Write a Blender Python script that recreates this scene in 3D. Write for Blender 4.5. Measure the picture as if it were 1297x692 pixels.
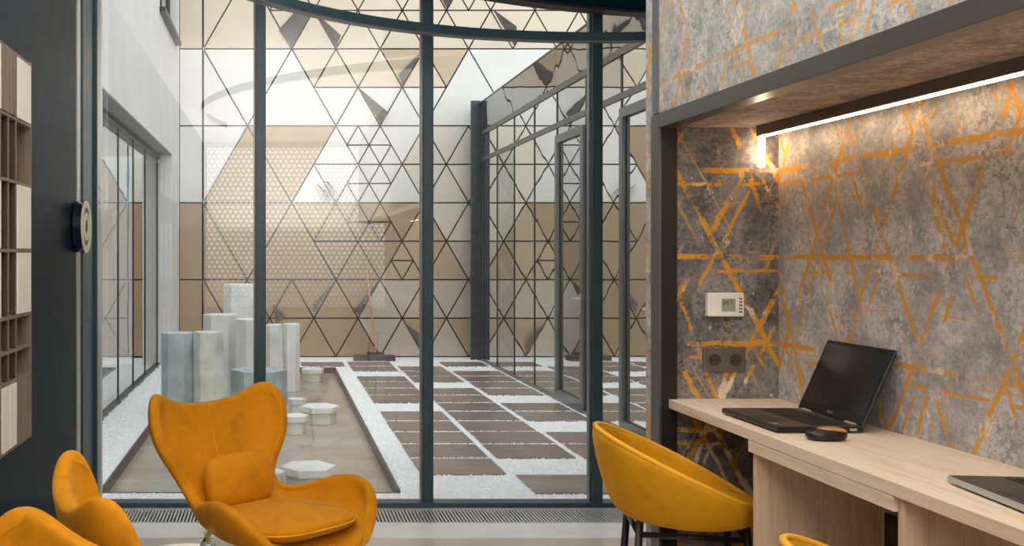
import bpy, bmesh, math, random
from mathutils import Vector, Matrix
random.seed(7)
R = math.radians
for o in list(bpy.data.objects): bpy.data.objects.remove(o)
S = bpy.context.scene
COL = S.collection

# ------------------------------------------------------------------ camera
cam = bpy.data.cameras.new('camera'); co = bpy.data.objects.new('camera', cam); COL.objects.link(co)
co.location = (0, 0, 1.6); co.rotation_euler = (R(90), 0, 0)
cam.sensor_width = 36; cam.lens = 36*1260/1297
cam.shift_x = (648.5-349)/1297; cam.shift_y = -(346-322)/1297
cam.clip_start = .05
S.camera = co
# ------------------------------------------------------------------ sky
W = bpy.data.worlds.new('sky'); S.world = W; W.use_nodes = True
nt = W.node_tree; bg = nt.nodes['Background']
bg.inputs[0].default_value = (.93, .97, 1, 1); bg.inputs[1].default_value = 1.78
# ------------------------------------------------------------------ lights
def area(name, loc, sx, sy, power, col=(1, 1, 1), rot=(0, 0, 0)):
    l = bpy.data.lights.new(name, 'AREA'); l.shape = 'RECTANGLE'; l.size = sx; l.size_y = sy
    l.energy = power; l.color = col
    o = bpy.data.objects.new(name, l); COL.objects.link(o); o.location = loc; o.rotation_euler = rot
    return o
sun = bpy.data.lights.new('sun', 'SUN'); sun.energy = .3; sun.angle = R(14); sun.color = (1, .96, .9)
so = bpy.data.objects.new('sun', sun); COL.objects.link(so); so.rotation_euler = (R(24), R(-6), 0)
area('fill_uplight', (.1, 2.6, 2.5), 2.0, 3.4, 110, (1, .96, .90), (R(180), 0, 0))  # unseen uplight added to brighten the room off the ceiling
area('fill_uplight', (.1, -1.1, 1.95), 2.3, 4.0, 255, (1, .96, .90), (R(180), 0, 0))  # second added fill, aimed up behind the camera, no fixture modelled
S.view_settings.view_transform = 'Standard'; S.view_settings.look = 'None'
S.view_settings.gamma = 1; S.view_settings.use_curve_mapping = False
S.view_settings.exposure = 0.0

# ------------------------------------------------------------------ materials
def lin(c):
    return tuple(((v/255)/12.92 if v/255 <= .04045 else ((v/255+.055)/1.055)**2.4) for v in c)+(1,)
class NT:
    def __init__(s, name):
        s.m = bpy.data.materials.new(name); s.m.use_nodes = True; s.t = s.m.node_tree
        s.b = s.t.nodes['Principled BSDF']; s.out = s.t.nodes['Material Output']
    def n(s, typ, **k):
        x = s.t.nodes.new(typ)
        for a, v in k.items(): setattr(x, a, v)
        return x
    def l(s, a, b): s.t.links.new(a, b)
    def put(s, sock, v):
        if hasattr(v, 'is_output') or isinstance(v, bpy.types.NodeSocket): s.l(v, sock)
        elif v is not None: sock.default_value = v
    def math(s, op, a, b=None, c=None, clamp=False):
        x = s.n('ShaderNodeMath', operation=op, use_clamp=clamp)
        s.put(x.inputs[0], a); s.put(x.inputs[1], b); s.put(x.inputs[2], c)
        return x.outputs[0]
    def mix(s, f, a, b, typ='MIX'):
        x = s.n('ShaderNodeMix', data_type='RGBA', blend_type=typ)
        s.put(x.inputs[0], f); s.put(x.inputs[6], a); s.put(x.inputs[7], b); return x.outputs[2]
    def coord(s, kind='Object', scale=(1, 1, 1), rot=(0, 0, 0)):
        t = s.n('ShaderNodeTexCoord'); m = s.n('ShaderNodeMapping'); s.l(t.outputs[kind], m.inputs[0])
        m.inputs['Scale'].default_value = scale; m.inputs['Rotation'].default_value = rot
        return m.outputs[0]
    def noise(s, vec, scale, detail=4, rough=.5, dist=0, col=False):
        x = s.n('ShaderNodeTexNoise'); s.put(x.inputs['Vector'], vec); x.inputs['Scale'].default_value = scale
        x.inputs['Detail'].default_value = detail; x.inputs['Roughness'].default_value = rough
        x.inputs['Distortion'].default_value = dist
        return x.outputs[1 if col else 0]
    def ramp(s, f, stops):
        x = s.n('ShaderNodeValToRGB'); s.put(x.inputs[0], f); e = x.color_ramp.elements
        while len(e) < len(stops): e.new(.5)
        for i, (p, c) in enumerate(stops): e[i].position = p; e[i].color = c if len(c) == 4 else lin(c)
        return x.outputs[0]
    def step(s, v, lo, hi):
        x = s.n('ShaderNodeMapRange', clamp=True, interpolation_type='SMOOTHSTEP'); s.put(x.inputs[0], v)
        x.inputs[1].default_value = lo; x.inputs[2].default_value = hi; return x.outputs[0]
    def bump(s, h, strength=.3, dist=.01):
        x = s.n('ShaderNodeBump'); x.inputs['Strength'].default_value = strength
        x.inputs['Distance'].default_value = dist; s.put(x.inputs['Height'], h); s.l(x.outputs[0], s.b.inputs['Normal'])
        return x.outputs[0]
    def base(s, c=None, rough=.5, metal=0, spec=.5):
        if c is not None: s.put(s.b.inputs['Base Color'], c if not isinstance(c, tuple) or len(c) == 4 else lin(c))
        s.put(s.b.inputs['Roughness'], rough); s.b.inputs['Metallic'].default_value = metal
        s.b.inputs['Specular IOR Level'].default_value = spec; return s

def plain(name, c, rough=.5, metal=0, spec=.5, var=.06, vs=6, bump=0, bs=80):
    k = NT(name); v = k.coord(); a = lin(c)
    f = k.noise(v, vs, 5)
    d = tuple(x*(1-var*2) for x in a[:3])+(1,); e = tuple(min(1, x*(1+var*2)) for x in a[:3])+(1,)
    k.base(k.ramp(f, [(.3, d), (.7, e)]), k.math('ADD', k.math('MULTIPLY', f, .12), rough-.06), metal, spec)
    if bump: k.bump(k.noise(v, bs, 3), bump, .004)
    return k.m

def glass(name, refl, tint=(1, 1, 1, 1), rough=0, fres=True, wav=0, gcol=(1, 1, 1, 1)):
    k = NT(name); k.t.nodes.remove(k.b)
    tr = k.n('ShaderNodeBsdfTransparent'); tr.inputs[0].default_value = tint
    gl = k.n('ShaderNodeBsdfAnisotropic'); gl.inputs['Color'].default_value = gcol; gl.inputs['Roughness'].default_value = rough
    mx = k.n('ShaderNodeMixShader')
    if fres:
        lw = k.n('ShaderNodeFresnel'); lw.inputs[0].default_value = 1.5
        k.l(k.math('ADD', k.math('MULTIPLY', lw.outputs[0], 1.0-refl), refl, clamp=True), mx.inputs[0])
    else: mx.inputs[0].default_value = refl
    if wav:
        b = k.n('ShaderNodeBump'); b.inputs['Strength'].default_value = wav; b.inputs['Distance'].default_value = .02
        k.l(k.noise(k.coord(scale=(1, 1, 1)), 2.2, 1), b.inputs['Height']); k.l(b.outputs[0], gl.inputs['Normal'])
    k.l(tr.outputs[0], mx.inputs[1]); k.l(gl.outputs[0], mx.inputs[2]); k.l(mx.outputs[0], k.out.inputs[0])
    return k.m

def emis(name, c, strength):
    k = NT(name); k.base((240, 235, 225), .4)
    k.b.inputs['Emission Color'].default_value = lin(c); k.b.inputs['Emission Strength'].default_value = strength
    return k.m

def velvet(name, c):
    k = NT(name); v = k.coord()
    f = k.noise(v, 5, 5, .6, .6); g = k.noise(v, 26, 4, .6)
    f2 = k.math('ADD', k.math('MULTIPLY', f, .75), k.math('MULTIPLY', g, .25))
    a = lin(c)
    d = tuple(x*.68 for x in a[:3])+(1,); e = tuple(min(1, x*1.22) for x in a[:3])+(1,)
    k.base(k.ramp(f2, [(.30, d), (.45, a), (.72, e)]), .75, 0, .2)
    k.b.inputs['Sheen Weight'].default_value = .35; k.b.inputs['Sheen Roughness'].default_value = .4
    k.b.inputs['Sheen Tint'].default_value = lin((255, 200, 90))
    k.bump(k.math('ADD', k.math('MULTIPLY', g, .5), k.noise(v, 300, 2)), .25, .003)
    return k.m

def wood(name, c1, c2, rough=.45, axis='y', scale=1):
    k = NT(name)
    sc = {'x': (1, 14, 14), 'y': (14, 1, 14), 'z': (14, 14, 1)}[axis]
    v = k.coord(scale=tuple(q*scale for q in sc))
    f = k.noise(v, 2.2, 6, .6, .8); g = k.noise(v, 12, 3, .6)
    h = k.math('ADD', k.math('MULTIPLY', f, .7), k.math('MULTIPLY', g, .3))
    k.base(k.ramp(h, [(.32, c2), (.5, c1), (.72, tuple(min(255, x+12) for x in c1))]), rough, 0, .4)
    k.bump(h, .12, .003); return k.m

def wallpaper(name, plane, dark, base, light, gold=(214, 152, 24), cream=(232, 214, 184), amount=1.0, seed=0):
    k = NT(name); t = k.n('ShaderNodeTexCoord'); sp = k.n('ShaderNodeSeparateXYZ'); k.l(t.outputs['Object'], sp.inputs[0])
    a = sp.outputs[{'x': 0, 'y': 1}[plane[0]]]; b = sp.outputs[{'z': 2, 'x': 0}[plane[1]]]
    cb = k.n('ShaderNodeCombineXYZ'); k.l(a, cb.inputs[0]); k.l(b, cb.inputs[1]); cb.inputs[2].default_value = seed
    P = cb.outputs[0]
    wob = k.noise(P, 14, 3, .6)
    wb = k.math('MULTIPLY', k.math('SUBTRACT', wob, .5), .022)
    fine = k.noise(P, 75, 4, .7); mid = k.noise(P, 9, 4, .65); big = k.noise(P, 3.1, 3, .5)
    big2 = k.noise(P, 4.3, 2, .5, 1.0)
    def line(ang, sp_, off, th, mlo, mhi, msk):
        n = (math.cos(ang), math.sin(ang))
        d = k.math('ADD', k.math('ADD', k.math('MULTIPLY', a, n[0]), k.math('MULTIPLY', b, n[1])), wb)
        u = k.math('ABSOLUTE', k.math('SUBTRACT', k.math('FRACT', k.math('ADD', k.math('DIVIDE', d, sp_), off)), .5))
        w = k.math('MULTIPLY', u, sp_)
        body = k.step(k.math('SUBTRACT', th, w), 0, .004)
        return k.math('MULTIPLY', body, k.step(msk, mlo, mhi))
    L = []
    A60 = [R(90), R(90+62), R(90-62)]
    for i, an in enumerate(A60):
        L.append(line(an, .30, .13*i+.2, .0105, .40, .50, [big, big2, mid][i]))
        L.append(line(an, .30, .13*i+.36, .0075, .46, .55, [big2, mid, big][i]))
    L.append(line(R(90+70), .41, .1, .009, .48, .56, big)); L.append(line(R(90-70), .37, .6, .009, .48, .56, big2))
    for i, an in enumerate(A60): L.append(k.math('MULTIPLY', line(an, .17, .3*i+.05, .0042, .50, .57, [mid, big, big2][i]), .85))
    m = L[0]
    for x in L[1:]: m = k.math('MAXIMUM', m, x)
    distress = k.step(k.math('ADD', k.math('MULTIPLY', fine, .6), k.math('MULTIPLY', mid, .4)), .36, .5)
    m = k.math('MULTIPLY', m, distress)
    halo = k.math('MULTIPLY', k.step(k.noise(P, 5.5, 6, .75), .60, .68), k.step(fine, .48, .6))
    vs = k.n('ShaderNodeMapping'); k.l(P, vs.inputs[0]); vs.inputs['Scale'].default_value = (1.6, .7, 1)
    splat = k.step(k.noise(vs.outputs[0], 24, 4, .65), .655, .675)
    patch = k.math('MULTIPLY', k.step(k.noise(vs.outputs[0], 5, 5, .7), .52, .60), k.step(fine, .42, .55))
    ground = k.ramp(k.math('ADD', k.math('MULTIPLY', mid, .55), k.math('MULTIPLY', fine, .45)), [(.38, dark), (.5, base), (.66, light)])
    ground = k.mix(k.math('MULTIPLY', patch, .55), ground, lin(light))
    ground = k.mix(k.math('MULTIPLY', splat, .6), ground, lin(cream))
    ground = k.mix(k.math('MULTIPLY', halo, .55*amount), ground, lin(gold))
    gc = k.mix(k.step(k.noise(P, 6.5, 4, .6), .54, .62), lin(gold), lin(cream))
    c = k.mix(k.math('MULTIPLY', m, .9*amount), ground, gc)
    k.base(c, .8, 0, .2)
    wv = k.noise(k.coord(scale=(1, 1, 1)), 260, 2)
    k.bump(wv, .35, .003)
    return k.m

M = {}
M['velvet'] = velvet('velvet', (200, 130, 8))
M['velvet2'] = velvet('velvet_stool', (192, 136, 14))
M['piping'] = plain('piping', (218, 158, 30), .7)
M['navy'] = plain('navy_panel', (10, 35, 48), .32, 0, .03, var=.03)
M['teal'] = plain('teal_metal', (50, 74, 83), .35, .1, .5, var=.05)
M['darkmetal'] = plain('dark_metal', (38, 44, 48), .35, .3, .5, var=.05)
M['grey_metal'] = plain('grey_metal', (124, 126, 128), .35, .7, .5, var=.04)
M['bronze'] = plain('bronze_metal', (104, 100, 97), .34, .6, .5, var=.02)
M['frame_mid'] = plain('door_frame_grey', (108, 112, 114), .3, .5, .5)
M['post_paint'] = plain('post_paint', (60, 70, 78), .4, .2)
M['black_frame'] = plain('black_frame', (36, 33, 32), .4, .3, .5, var=.06)
M['chrome'] = plain('chrome', (215, 216, 214), .3, .8, .5, var=.02)
M['black'] = plain('black_plastic', (24, 23, 24), .35, 0, .5, var=.05)
M['screen'] = plain('laptop_screen', (30, 30, 32), .18, 0, .6, var=.04)
M['deck'] = plain('laptop_deck', (62, 57, 55), .4, .1, .5)
M['key'] = plain('laptop_key', (24, 24, 26), .5)
M['silver'] = plain('silver_edge', (190, 190, 188), .3, .6, .5, var=.03)
M['white'] = plain('white_plastic', (232, 230, 224), .4, 0, .5, var=.02)
M['lcd'] = plain('lcd', (150, 156, 138), .3)
M['ink'] = plain('lcd_ink', (40, 44, 40), .5)
M['plate'] = plain('socket_plate', (112, 104, 96), .35, .4)
M['socket'] = plain('socket_well', (58, 52, 48), .5)
M['gold'] = plain('mouse_gold', (196, 152, 96), .3, .4)
M['red'] = plain('sticker_red', (150, 40, 60), .4)
M['plaster'] = plain('white_plaster', (226, 224, 220), .7, var=.03, vs=1.5, bump=.15)
M['soffit'] = plain('grey_soffit', (150, 150, 150), .6)
M['ceiling'] = plain('ceiling_paint', (225, 222, 216), .8)
M['concrete_blue'] = plain('blue_grey_concrete', (176, 194, 196), .6, var=.12, vs=4, bump=.3)
M['concrete_pale'] = plain('pale_concrete', (214, 216, 206), .6, var=.12, vs=4, bump=.3)
M['concrete_white'] = plain('white_concrete', (232, 234, 232), .6, var=.06, vs=4, bump=.3)
M['gravel'] = plain('white_gravel', (248, 250, 252), .8, var=.03, vs=40, bump=.3, bs=60)
M['corten'] = plain('corten_edge', (96, 84, 82), .5, .3, var=.15)
M['grille'] = plain('grille_aluminium', (214, 216, 214), .35, .5, var=.03)
M['void'] = plain('void_black', (14, 15, 16), .8)
M['sill'] = plain('white_sill', (242, 243, 243), .3, 0, .5, var=.02)
M['wood_y'] = wood('pale_wood_desk', (218, 202, 184), (196, 178, 158), axis='y')
M['wood_z'] = wood('pale_wood_panel', (202, 178, 152), (172, 146, 120), axis='z')
M['oak_z'] = wood('brown_oak_panel', (126, 110, 98), (84, 70, 62), .5, axis='z')
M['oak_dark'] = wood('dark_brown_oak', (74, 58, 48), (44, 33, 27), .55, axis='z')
M['wp_end_shaded'] = wallpaper('wallpaper_end_shaded', 'xz', (82, 80, 82), (112, 109, 110), (150, 146, 145), seed=3.3)  # same paper, darkened in colour because less light reaches the niche end
M['wp_wall'] = wallpaper('wallpaper_wall', 'yz', (144, 141, 143), (172, 169, 170), (216, 210, 208), seed=1.7)
M['wp_daylit'] = wallpaper('wallpaper_daylit', 'yz', (136, 140, 142), (172, 175, 176), (210, 212, 212), amount=.75, seed=5.1)  # niche paper again, with the daylight on it put into paler colours
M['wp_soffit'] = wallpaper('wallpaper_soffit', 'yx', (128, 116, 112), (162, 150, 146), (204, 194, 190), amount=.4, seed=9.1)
M['glass_front'] = glass('front_glass', .05, (.97, .985, .98, 1))
M['glass_gallery'] = glass('gallery_glass', .66, (.55, .58, .58, 1), .0, wav=.035, gcol=(.86, .87, .85, 1))
M['glass_fascia'] = glass('fascia_glass', .93, (.2, .2, .2, 1), .02, fres=False, wav=.16, gcol=(.5, .5, .49, 1))
M['glass_left'] = glass('left_glass', .6, (.5, .55, .55, 1), .0, wav=.03, gcol=(.8, .8, .78, 1))
M['led'] = emis('led_strip', (255, 222, 180), 27)
M['potglass'] = plain('grey_glass_pot', (130, 136, 138), .12, .3)
M['leaf'] = plain('dry_leaf', (150, 132, 70), .6)
M['signblue'] = plain('sign_side', (20, 40, 62), .12, .2, .8)
M['ringwhite'] = plain('sign_white', (228, 222, 208), .4)
M['broom'] = plain('orange_pole', (214, 160, 120), .5)
def floor_tile():
    k = NT('floor_tile'); v = k.coord(); f = k.noise(v, 2, 5)
    k.base(k.ramp(f, [(.3, (196, 184, 172)), (.7, (214, 204, 194))]), .18, 0, .5); return k.m
M['floor'] = floor_tile()
def paver():
    k = NT('brown_paver'); v = k.coord('Object'); oi = k.n('ShaderNodeObjectInfo')
    f = k.noise(k.coord(scale=(1, 3, 1)), 3, 6, .65, .5)
    c = k.ramp(f, [(.3, (122, 108, 102)), (.5, (142, 126, 117)), (.72, (162, 148, 139))])
    hs = k.n('ShaderNodeHueSaturation'); k.l(c, hs.inputs['Color']); k.l(k.math('ADD', k.math('MULTIPLY', oi.outputs['Random'], .3), .85), hs.inputs['Value'])
    k.base(hs.outputs[0], .28, 0, .5); k.bump(f, .1, .003); return k.m
M['paver'] = paver()
def poolfloor():
    k = NT('basin_floor'); v = k.coord('Object')
    br = k.n('ShaderNodeTexBrick'); k.l(k.coord(scale=(4, 4, 4)), br.inputs[0]); br.inputs['Scale'].default_value = 3
    br.inputs['Color1'].default_value = lin((186, 172, 158)); br.inputs['Color2'].default_value = lin((166, 154, 142)); br.inputs['Mortar'].default_value = lin((196, 188, 176))
    br.inputs['Mortar Size'].default_value = .012
    f = k.noise(v, 1.6, 5, .6, .5)
    c = k.mix(.55, br.outputs[0], k.ramp(f, [(.3, (150, 138, 126)), (.5, (184, 170, 154)), (.7, (200, 198, 194))]))
    k.base(c, .12, 0, .6); k.bump(k.noise(v, 6, 2), .06, .01); return k.m
M['pool'] = poolfloor()
def panelmat(name, c, rough=.38, metal=.35):
    k = NT(name); v = k.coord(scale=(1, 1, 1)); f = k.noise(v, .8, 3)
    a = lin(c); k.base(k.ramp(f, [(.3, tuple(x*.93 for x in a[:3])+(1,)), (.7, tuple(min(1, x*1.05) for x in a[:3])+(1,))]), rough, metal, .5)
    k.bump(k.noise(v, 3, 1), .05, .01); return k.m
M['p_white'] = panelmat('panel_white', (236, 233, 228), .45, .1)
M['p_pale'] = panelmat('panel_pale_beige', (226, 216, 202))
M['p_beige'] = panelmat('panel_beige', (218, 203, 182))
M['p_gold'] = panelmat('panel_gold', (198, 176, 148))
M['p_tan'] = panelmat('panel_tan', (180, 155, 126))
M['p_grey'] = panelmat('panel_grey_beige', (206, 194, 180))
M['flap'] = plain('flap_grey', (118, 116, 112), .5, .3)
M['wallgap'] = plain('gap_dark', (46, 42, 38), .8)

# ------------------------------------------------------------------ mesh helpers
class MB:
    def __init__(s): s.v = []; s.f = []
    def add(s, vs, fs):
        n = len(s.v); s.v += [tuple(p) for p in vs]; s.f += [tuple(i+n for i in f) for f in fs]; return s
    def box(s, x0, x1, y0, y1, z0, z1):
        return s.add([(x0, y0, z0), (x1, y0, z0), (x1, y1, z0), (x0, y1, z0), (x0, y0, z1), (x1, y0, z1), (x1, y1, z1), (x0, y1, z1)],
              [(0, 3, 2, 1), (4, 5, 6, 7), (0, 1, 5, 4), (1, 2, 6, 5), (2, 3, 7, 6), (3, 0, 4, 7)])
    def prism(s, pts, ext):      # pts: planar loop of 3-D points, extruded along vector ext
        n = len(pts); e = Vector(ext); a = [Vector(p) for p in pts]
        vs = a+[p+e for p in a]
        fs = [tuple(range(n))[::-1], tuple(range(n, 2*n))]+[(i, (i+1) % n, n+(i+1) % n, n+i) for i in range(n)]
        return s.add(vs, fs)
    def tube(s, path, r, seg=10, closed=False, caps=True):
        P = [Vector(p) for p in path]; n = len(P); rings = []
        up = Vector((0, 0, 1))
        for i, p in enumerate(P):
            if closed: d = P[(i+1) % n]-P[i-1]
            else: d = P[min(i+1, n-1)]-P[max(i-1, 0)]
            d.normalize(); q = up if abs(d.dot(up)) < .95 else Vector((0, 1, 0))
            a = d.cross(q).normalized(); b = d.cross(a).normalized()
            rr = r[i] if isinstance(r, (list, tuple)) else r
            rings.append([p+(a*math.cos(t)+b*math.sin(t))*rr for t in [2*math.pi*j/seg for j in range(seg)]])
        base = len(s.v)
        for g in rings: s.v += [tuple(p) for p in g]
        m = n if closed else n-1
        for i in range(m):
            for j in range(seg):
                a0 = base+i*seg; b0 = base+((i+1) % n)*seg
                s.f.append((a0+j, a0+(j+1) % seg, b0+(j+1) % seg, b0+j))
        if caps and not closed:
            s.f.append(tuple(base+j for j in range(seg))[::-1]); s.f.append(tuple(base+(n-1)*seg+j for j in range(seg)))
        return s
    def lathe(s, prof, c=(0, 0, 0), seg=32, axis='z'):
        base = len(s.v)
        for r, h in prof:
            for j in range(seg):
                t = 2*math.pi*j/seg; a, b = r*math.cos(t), r*math.sin(t)
                p = {'z': (a, b, h), 'x': (h, a, b), 'y': (a, h, b)}[axis]
                s.v.append((c[0]+p[0], c[1]+p[1], c[2]+p[2]))
        for i in range(len(prof)-1):
            for j in range(seg):
                s.f.append((base+i*seg+j, base+i*seg+(j+1) % seg, base+(i+1)*seg+(j+1) % seg, base+(i+1)*seg+j))
        s.f.append(tuple(base+j for j in range(seg))[::-1]); s.f.append(tuple(base+(len(prof)-1)*seg+j for j in range(seg)))
        return s
    def grid(s, rows):
        b = len(s.v); h = len(rows); w = len(rows[0])
        for r in rows: s.v += [tuple(p) for p in r]
        for i in range(h-1):
            for j in range(w-1): s.f.append((b+i*w+j, b+i*w+j+1, b+(i+1)*w+j+1, b+(i+1)*w+j))
        return s
    def superell(s, c, r, e1=.5, e2=.5, nu=24, nv=36, M3=None):
        def sg(x, e): return math.copysign(abs(x)**e, x)
        rows = []
        for i in range(nu+1):
            t = -math.pi/2+math.pi*i/nu; row = []
            for j in range(nv):
                u = 2*math.pi*j/nv
                p = Vector((r[0]*sg(math.cos(t), e1)*sg(math.cos(u), e2), r[1]*sg(math.cos(t), e1)*sg(math.sin(u), e2), r[2]*sg(math.sin(t), e1)))
                if M3: p = M3 @ p
                row.append(p+Vector(c))
            rows.append(row)
        b = len(s.v)
        for rw in rows: s.v += [tuple(p) for p in rw]
        for i in range(nu):
            for j in range(nv): s.f.append((b+i*nv+j, b+i*nv+(j+1) % nv, b+(i+1)*nv+(j+1) % nv, b+(i+1)*nv+j))
        return s

def wl(o):
    p = Vector(o.location)
    return p
def obj(name, mb, mat, parent=None, bevel=0, smooth=False, world=True, seg=2):
    me = bpy.data.meshes.new(name); me.from_pydata(mb.v, [], mb.f); me.update()
    bm = bmesh.new(); bm.from_mesh(me); bmesh.ops.remove_doubles(bm, verts=bm.verts, dist=1e-6)
    bmesh.ops.recalc_face_normals(bm, faces=bm.faces); bm.to_mesh(me); bm.free()
    me.materials.append(M[mat] if isinstance(mat, str) else mat)
    o = bpy.data.objects.new(name, me); COL.objects.link(o)
    if parent is not None:
        o.parent = parent
        if world:
            q = parent; off = Vector()
            while q: off += wl(q); q = q.parent
            for v in me.vertices: v.co -= off
    if smooth:
        for p in me.polygons: p.use_smooth = True
    if bevel:
        b = o.modifiers.new('bevel', 'BEVEL'); b.width = bevel; b.segments = seg; b.limit_method = 'ANGLE'; b.angle_limit = R(35)
    return o
def tag(o, label=None, cat=None, group=None, kind=None):
    if label: o['label'] = label
    if cat: o['category'] = cat
    if group: o['group'] = group
    if kind: o['kind'] = kind
    return o
def empty(name, loc=(0, 0, 0), label=None, cat=None, group=None, kind=None, rz=0):
    o = bpy.data.objects.new(name, None); COL.objects.link(o); o.location = loc; o.rotation_euler = (0, 0, rz)
    o.empty_display_size = .1
    return tag(o, label, cat, group, kind)
def share(name, me, parent, loc, rot=(0, 0, 0)):
    o = bpy.data.objects.new(name, me); COL.objects.link(o); o.parent = parent; o.location = loc; o.rotation_euler = rot; return o
def box(*a): return MB().box(*a)
def struct(name, mb, mat, bevel=0): return tag(obj(name, mb, mat, bevel=bevel), kind='structure')
def copy_tree(o, parent=None):
    c = o.copy(); COL.objects.link(c)
    if parent: c.parent = parent
    for ch in [x for x in bpy.data.objects if x.parent == o]: copy_tree(ch, c)
    return c

# ================================================================== ROOM SHELL
GY = 6.32                      # plane of the glass wall
struct('floor', box(-1.4, 3.3, -3.3, 5.60, -.1, 0), 'floor')
obj('floor_strip', box(-1.4, 3.3, 5.60, 5.905, -.1, .002), 'sill', None); tag(bpy.data.objects['floor_strip'], kind='structure')
bpy.data.objects['floor_strip'].name = 'trim_1'
struct('ceiling', box(-1.4, 3.3, -3.3, 6.45, 3.4, 3.5), 'ceiling')
struct('wall_left', box(-1.30, -1.16, -3.3, 5.78, 0, 3.4), 'navy')
obj('trim_2', box(-1.25, -1.155, 5.80, 5.90, 0, 3.4), 'chrome'); tag(bpy.data.objects['trim_2'], kind='structure')
struct('trim_3', box(-1.30, -1.19, 5.78, 6.40, 0, 3.4), 'navy')
struct('trim_4', box(-1.19, -1.145, 5.92, 6.24, 0, 3.4), 'teal', .004)
struct('wall_back', box(-1.3, 3.3, -3.5, -3.3, 0, 3.4), 'ceiling')
struct('wall_right', MB().box(1.745, 1.95, -3.3, 3.45, 0, 3.4), 'wp_wall')
struct('wall_right_upper', MB().box(1.33, 1.745, -3.3, 3.45, 2.085, 3.4), 'wp_daylit')
struct('wall_niche_end', box(1.385, 1.745, 3.45, 3.50, 0, 2.04), 'wp_end_shaded')
struct('wall_partition_end', box(1.335, 1.95, 3.50, 3.585, 0, 3.4), 'wp_daylit')
struct('wall_niche_end_upper', box(1.385, 1.745, 3.45, 3.50, 2.085, 3.4), 'ceiling')
struct('wall_right_far', box(3.2, 3.3, 3.585, 6.4, 0, 3.4), 'ceiling')
struct('wall_right_rear', box(1.95, 3.3, 3.45, 3.585, 0, 3.4), 'ceiling')
struct('ceiling_niche', box(1.385, 1.745, .2, 3.45, 2.04, 2.085), 'wp_soffit')
# niche frame
nf = empty('trim_5', (1.33, 3.45, 0), kind='structure')
obj('frame_post', box(1.33, 1.385, 3.43, 3.45, 0, 2.04), 'black_frame', nf)
obj('frame_face', box(1.322, 1.332, 3.43, 3.505, 0, 2.085), 'bronze', nf, .001)
obj('frame_beam', box(1.322, 1.385, .2, 3.43, 2.036, 2.087), 'bronze', nf, .0015)
obj('corner_strip', box(1.325, 1.335, 3.452, 3.50, 2.09, 3.39), 'grey_metal', nf)
# LED profile
lp = empty('led_light', (1.665, 3.42, 2.02), 'thin glowing LED strip in a grey channel along the niche ceiling', 'light')
obj('channel', box(1.655, 1.690, .3, 3.425, 2.006, 2.039), 'plate', lp)
obj('glow_strip', box(1.671, 1.683, .3, 3.425, 2.003, 2.0058), 'led', lp)
obj('drop_end', box(1.663, 1.679, 3.413, 3.427, 1.90, 1.9995), 'led', lp)

# ================================================================== FRONT GLASS WALL
gw = empty('window_1', (0, GY, 0), kind='structure')
xs = [-1.145, -.095, .963, 2.031, 3.16]
for i, x in enumerate(xs):
    w = .033 if i else .02
    obj('mullion', box(x-w, x+w, GY-.05, GY+.06, .03, 3.4), 'teal', gw, .004)
    obj('gasket', box(x-w-.012, x-w, GY-.02, GY+.03, .03, 3.4), 'grey_metal', gw)
for a, b in zip(xs[:-1], xs[1:]):
    obj('pane', MB().add([(a+.033, GY+.004, .035), (b-.045, GY+.004, .035), (b-.045, GY+.004, 3.38), (a+.033, GY+.004, 3.38)], [(0, 1, 2, 3)]), 'glass_front', gw)
obj('bottom_rail', box(-1.2, 3.2, GY-.06, GY+.05, 0, .032), 'teal', gw, .003)
obj('jamb_strip', box(-1.125, -1.105, GY-.03, GY+.03, .03, 3.4), 'chrome', gw)
# curved beam and drum
def arcband(cx, cy, r0, r1, z0, z1, a0, a1, n=64):
    mb = MB(); rows = []
    for i in range(n+1):
        t = R(a0+(a1-a0)*i/n); c, s = math.cos(t), math.sin(t)
        rows.append([(cx+r*c, cy+r*s, z) for r, z in ((r0, z0), (r1, z0), (r1, z1), (r0, z1), (r0, z0))])
    mb.grid(rows); mb.f.append((0, 1, 2, 3)); k = n*5; mb.f.append((k+3, k+2, k+1, k)); return mb
rb = empty('curved_beam', (1.95, 3.4, 2.88), 'slim curved teal beam sweeping across the top of the glass wall', 'beam')
obj('band', arcband(1.95, 3.4, 2.60, 2.64, 2.885, 2.94, 25, 200), 'teal', rb)
obj('lower_lip', arcband(1.95, 3.4, 2.585, 2.64, 2.878, 2.885, 25, 200), 'grey_metal', rb)
db = empty('ceiling_drum', (3.0, 2.55, 3.05), 'dark curved ceiling bulkhead above the right glass panes', 'bulkhead')
obj('drum_wall', arcband(3.0, 2.55, 3.56, 3.6, 3.06, 3.4, 88, 128), 'navy', db)
obj('drum_rim', arcband(3.0, 2.55, 3.50, 3.605, 3.045, 3.06, 88, 128), 'black_frame', db)

# ---- trench heater grille
gr = empty('trench_grille', (0, 6.06, 0), 'long narrow silver floor grille at the foot of the glass wall', 'grille')
obj('trench', MB().box(-1.14, 3.15, 5.905, 6.25, -.12, -.03), 'void', gr)
obj('rail_inner', box(-1.14, 3.15, 5.906, 5.922, -.03, .004), 'grille', gr)
obj('rail_outer', box(-1.14, 3.15, 6.205, 6.25, -.03, .004), 'grille', gr)
sl = MB().box(-.0048, .0048, -.142, .142, -.022, .003)
s0 = obj('slat', sl, 'grille', gr, world=False); s0.location = (-1.12, 0.004, 0)
for i in range(1, 203): share('slat', s0.data, gr, (-1.12+i*.021, .004, 0))

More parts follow.
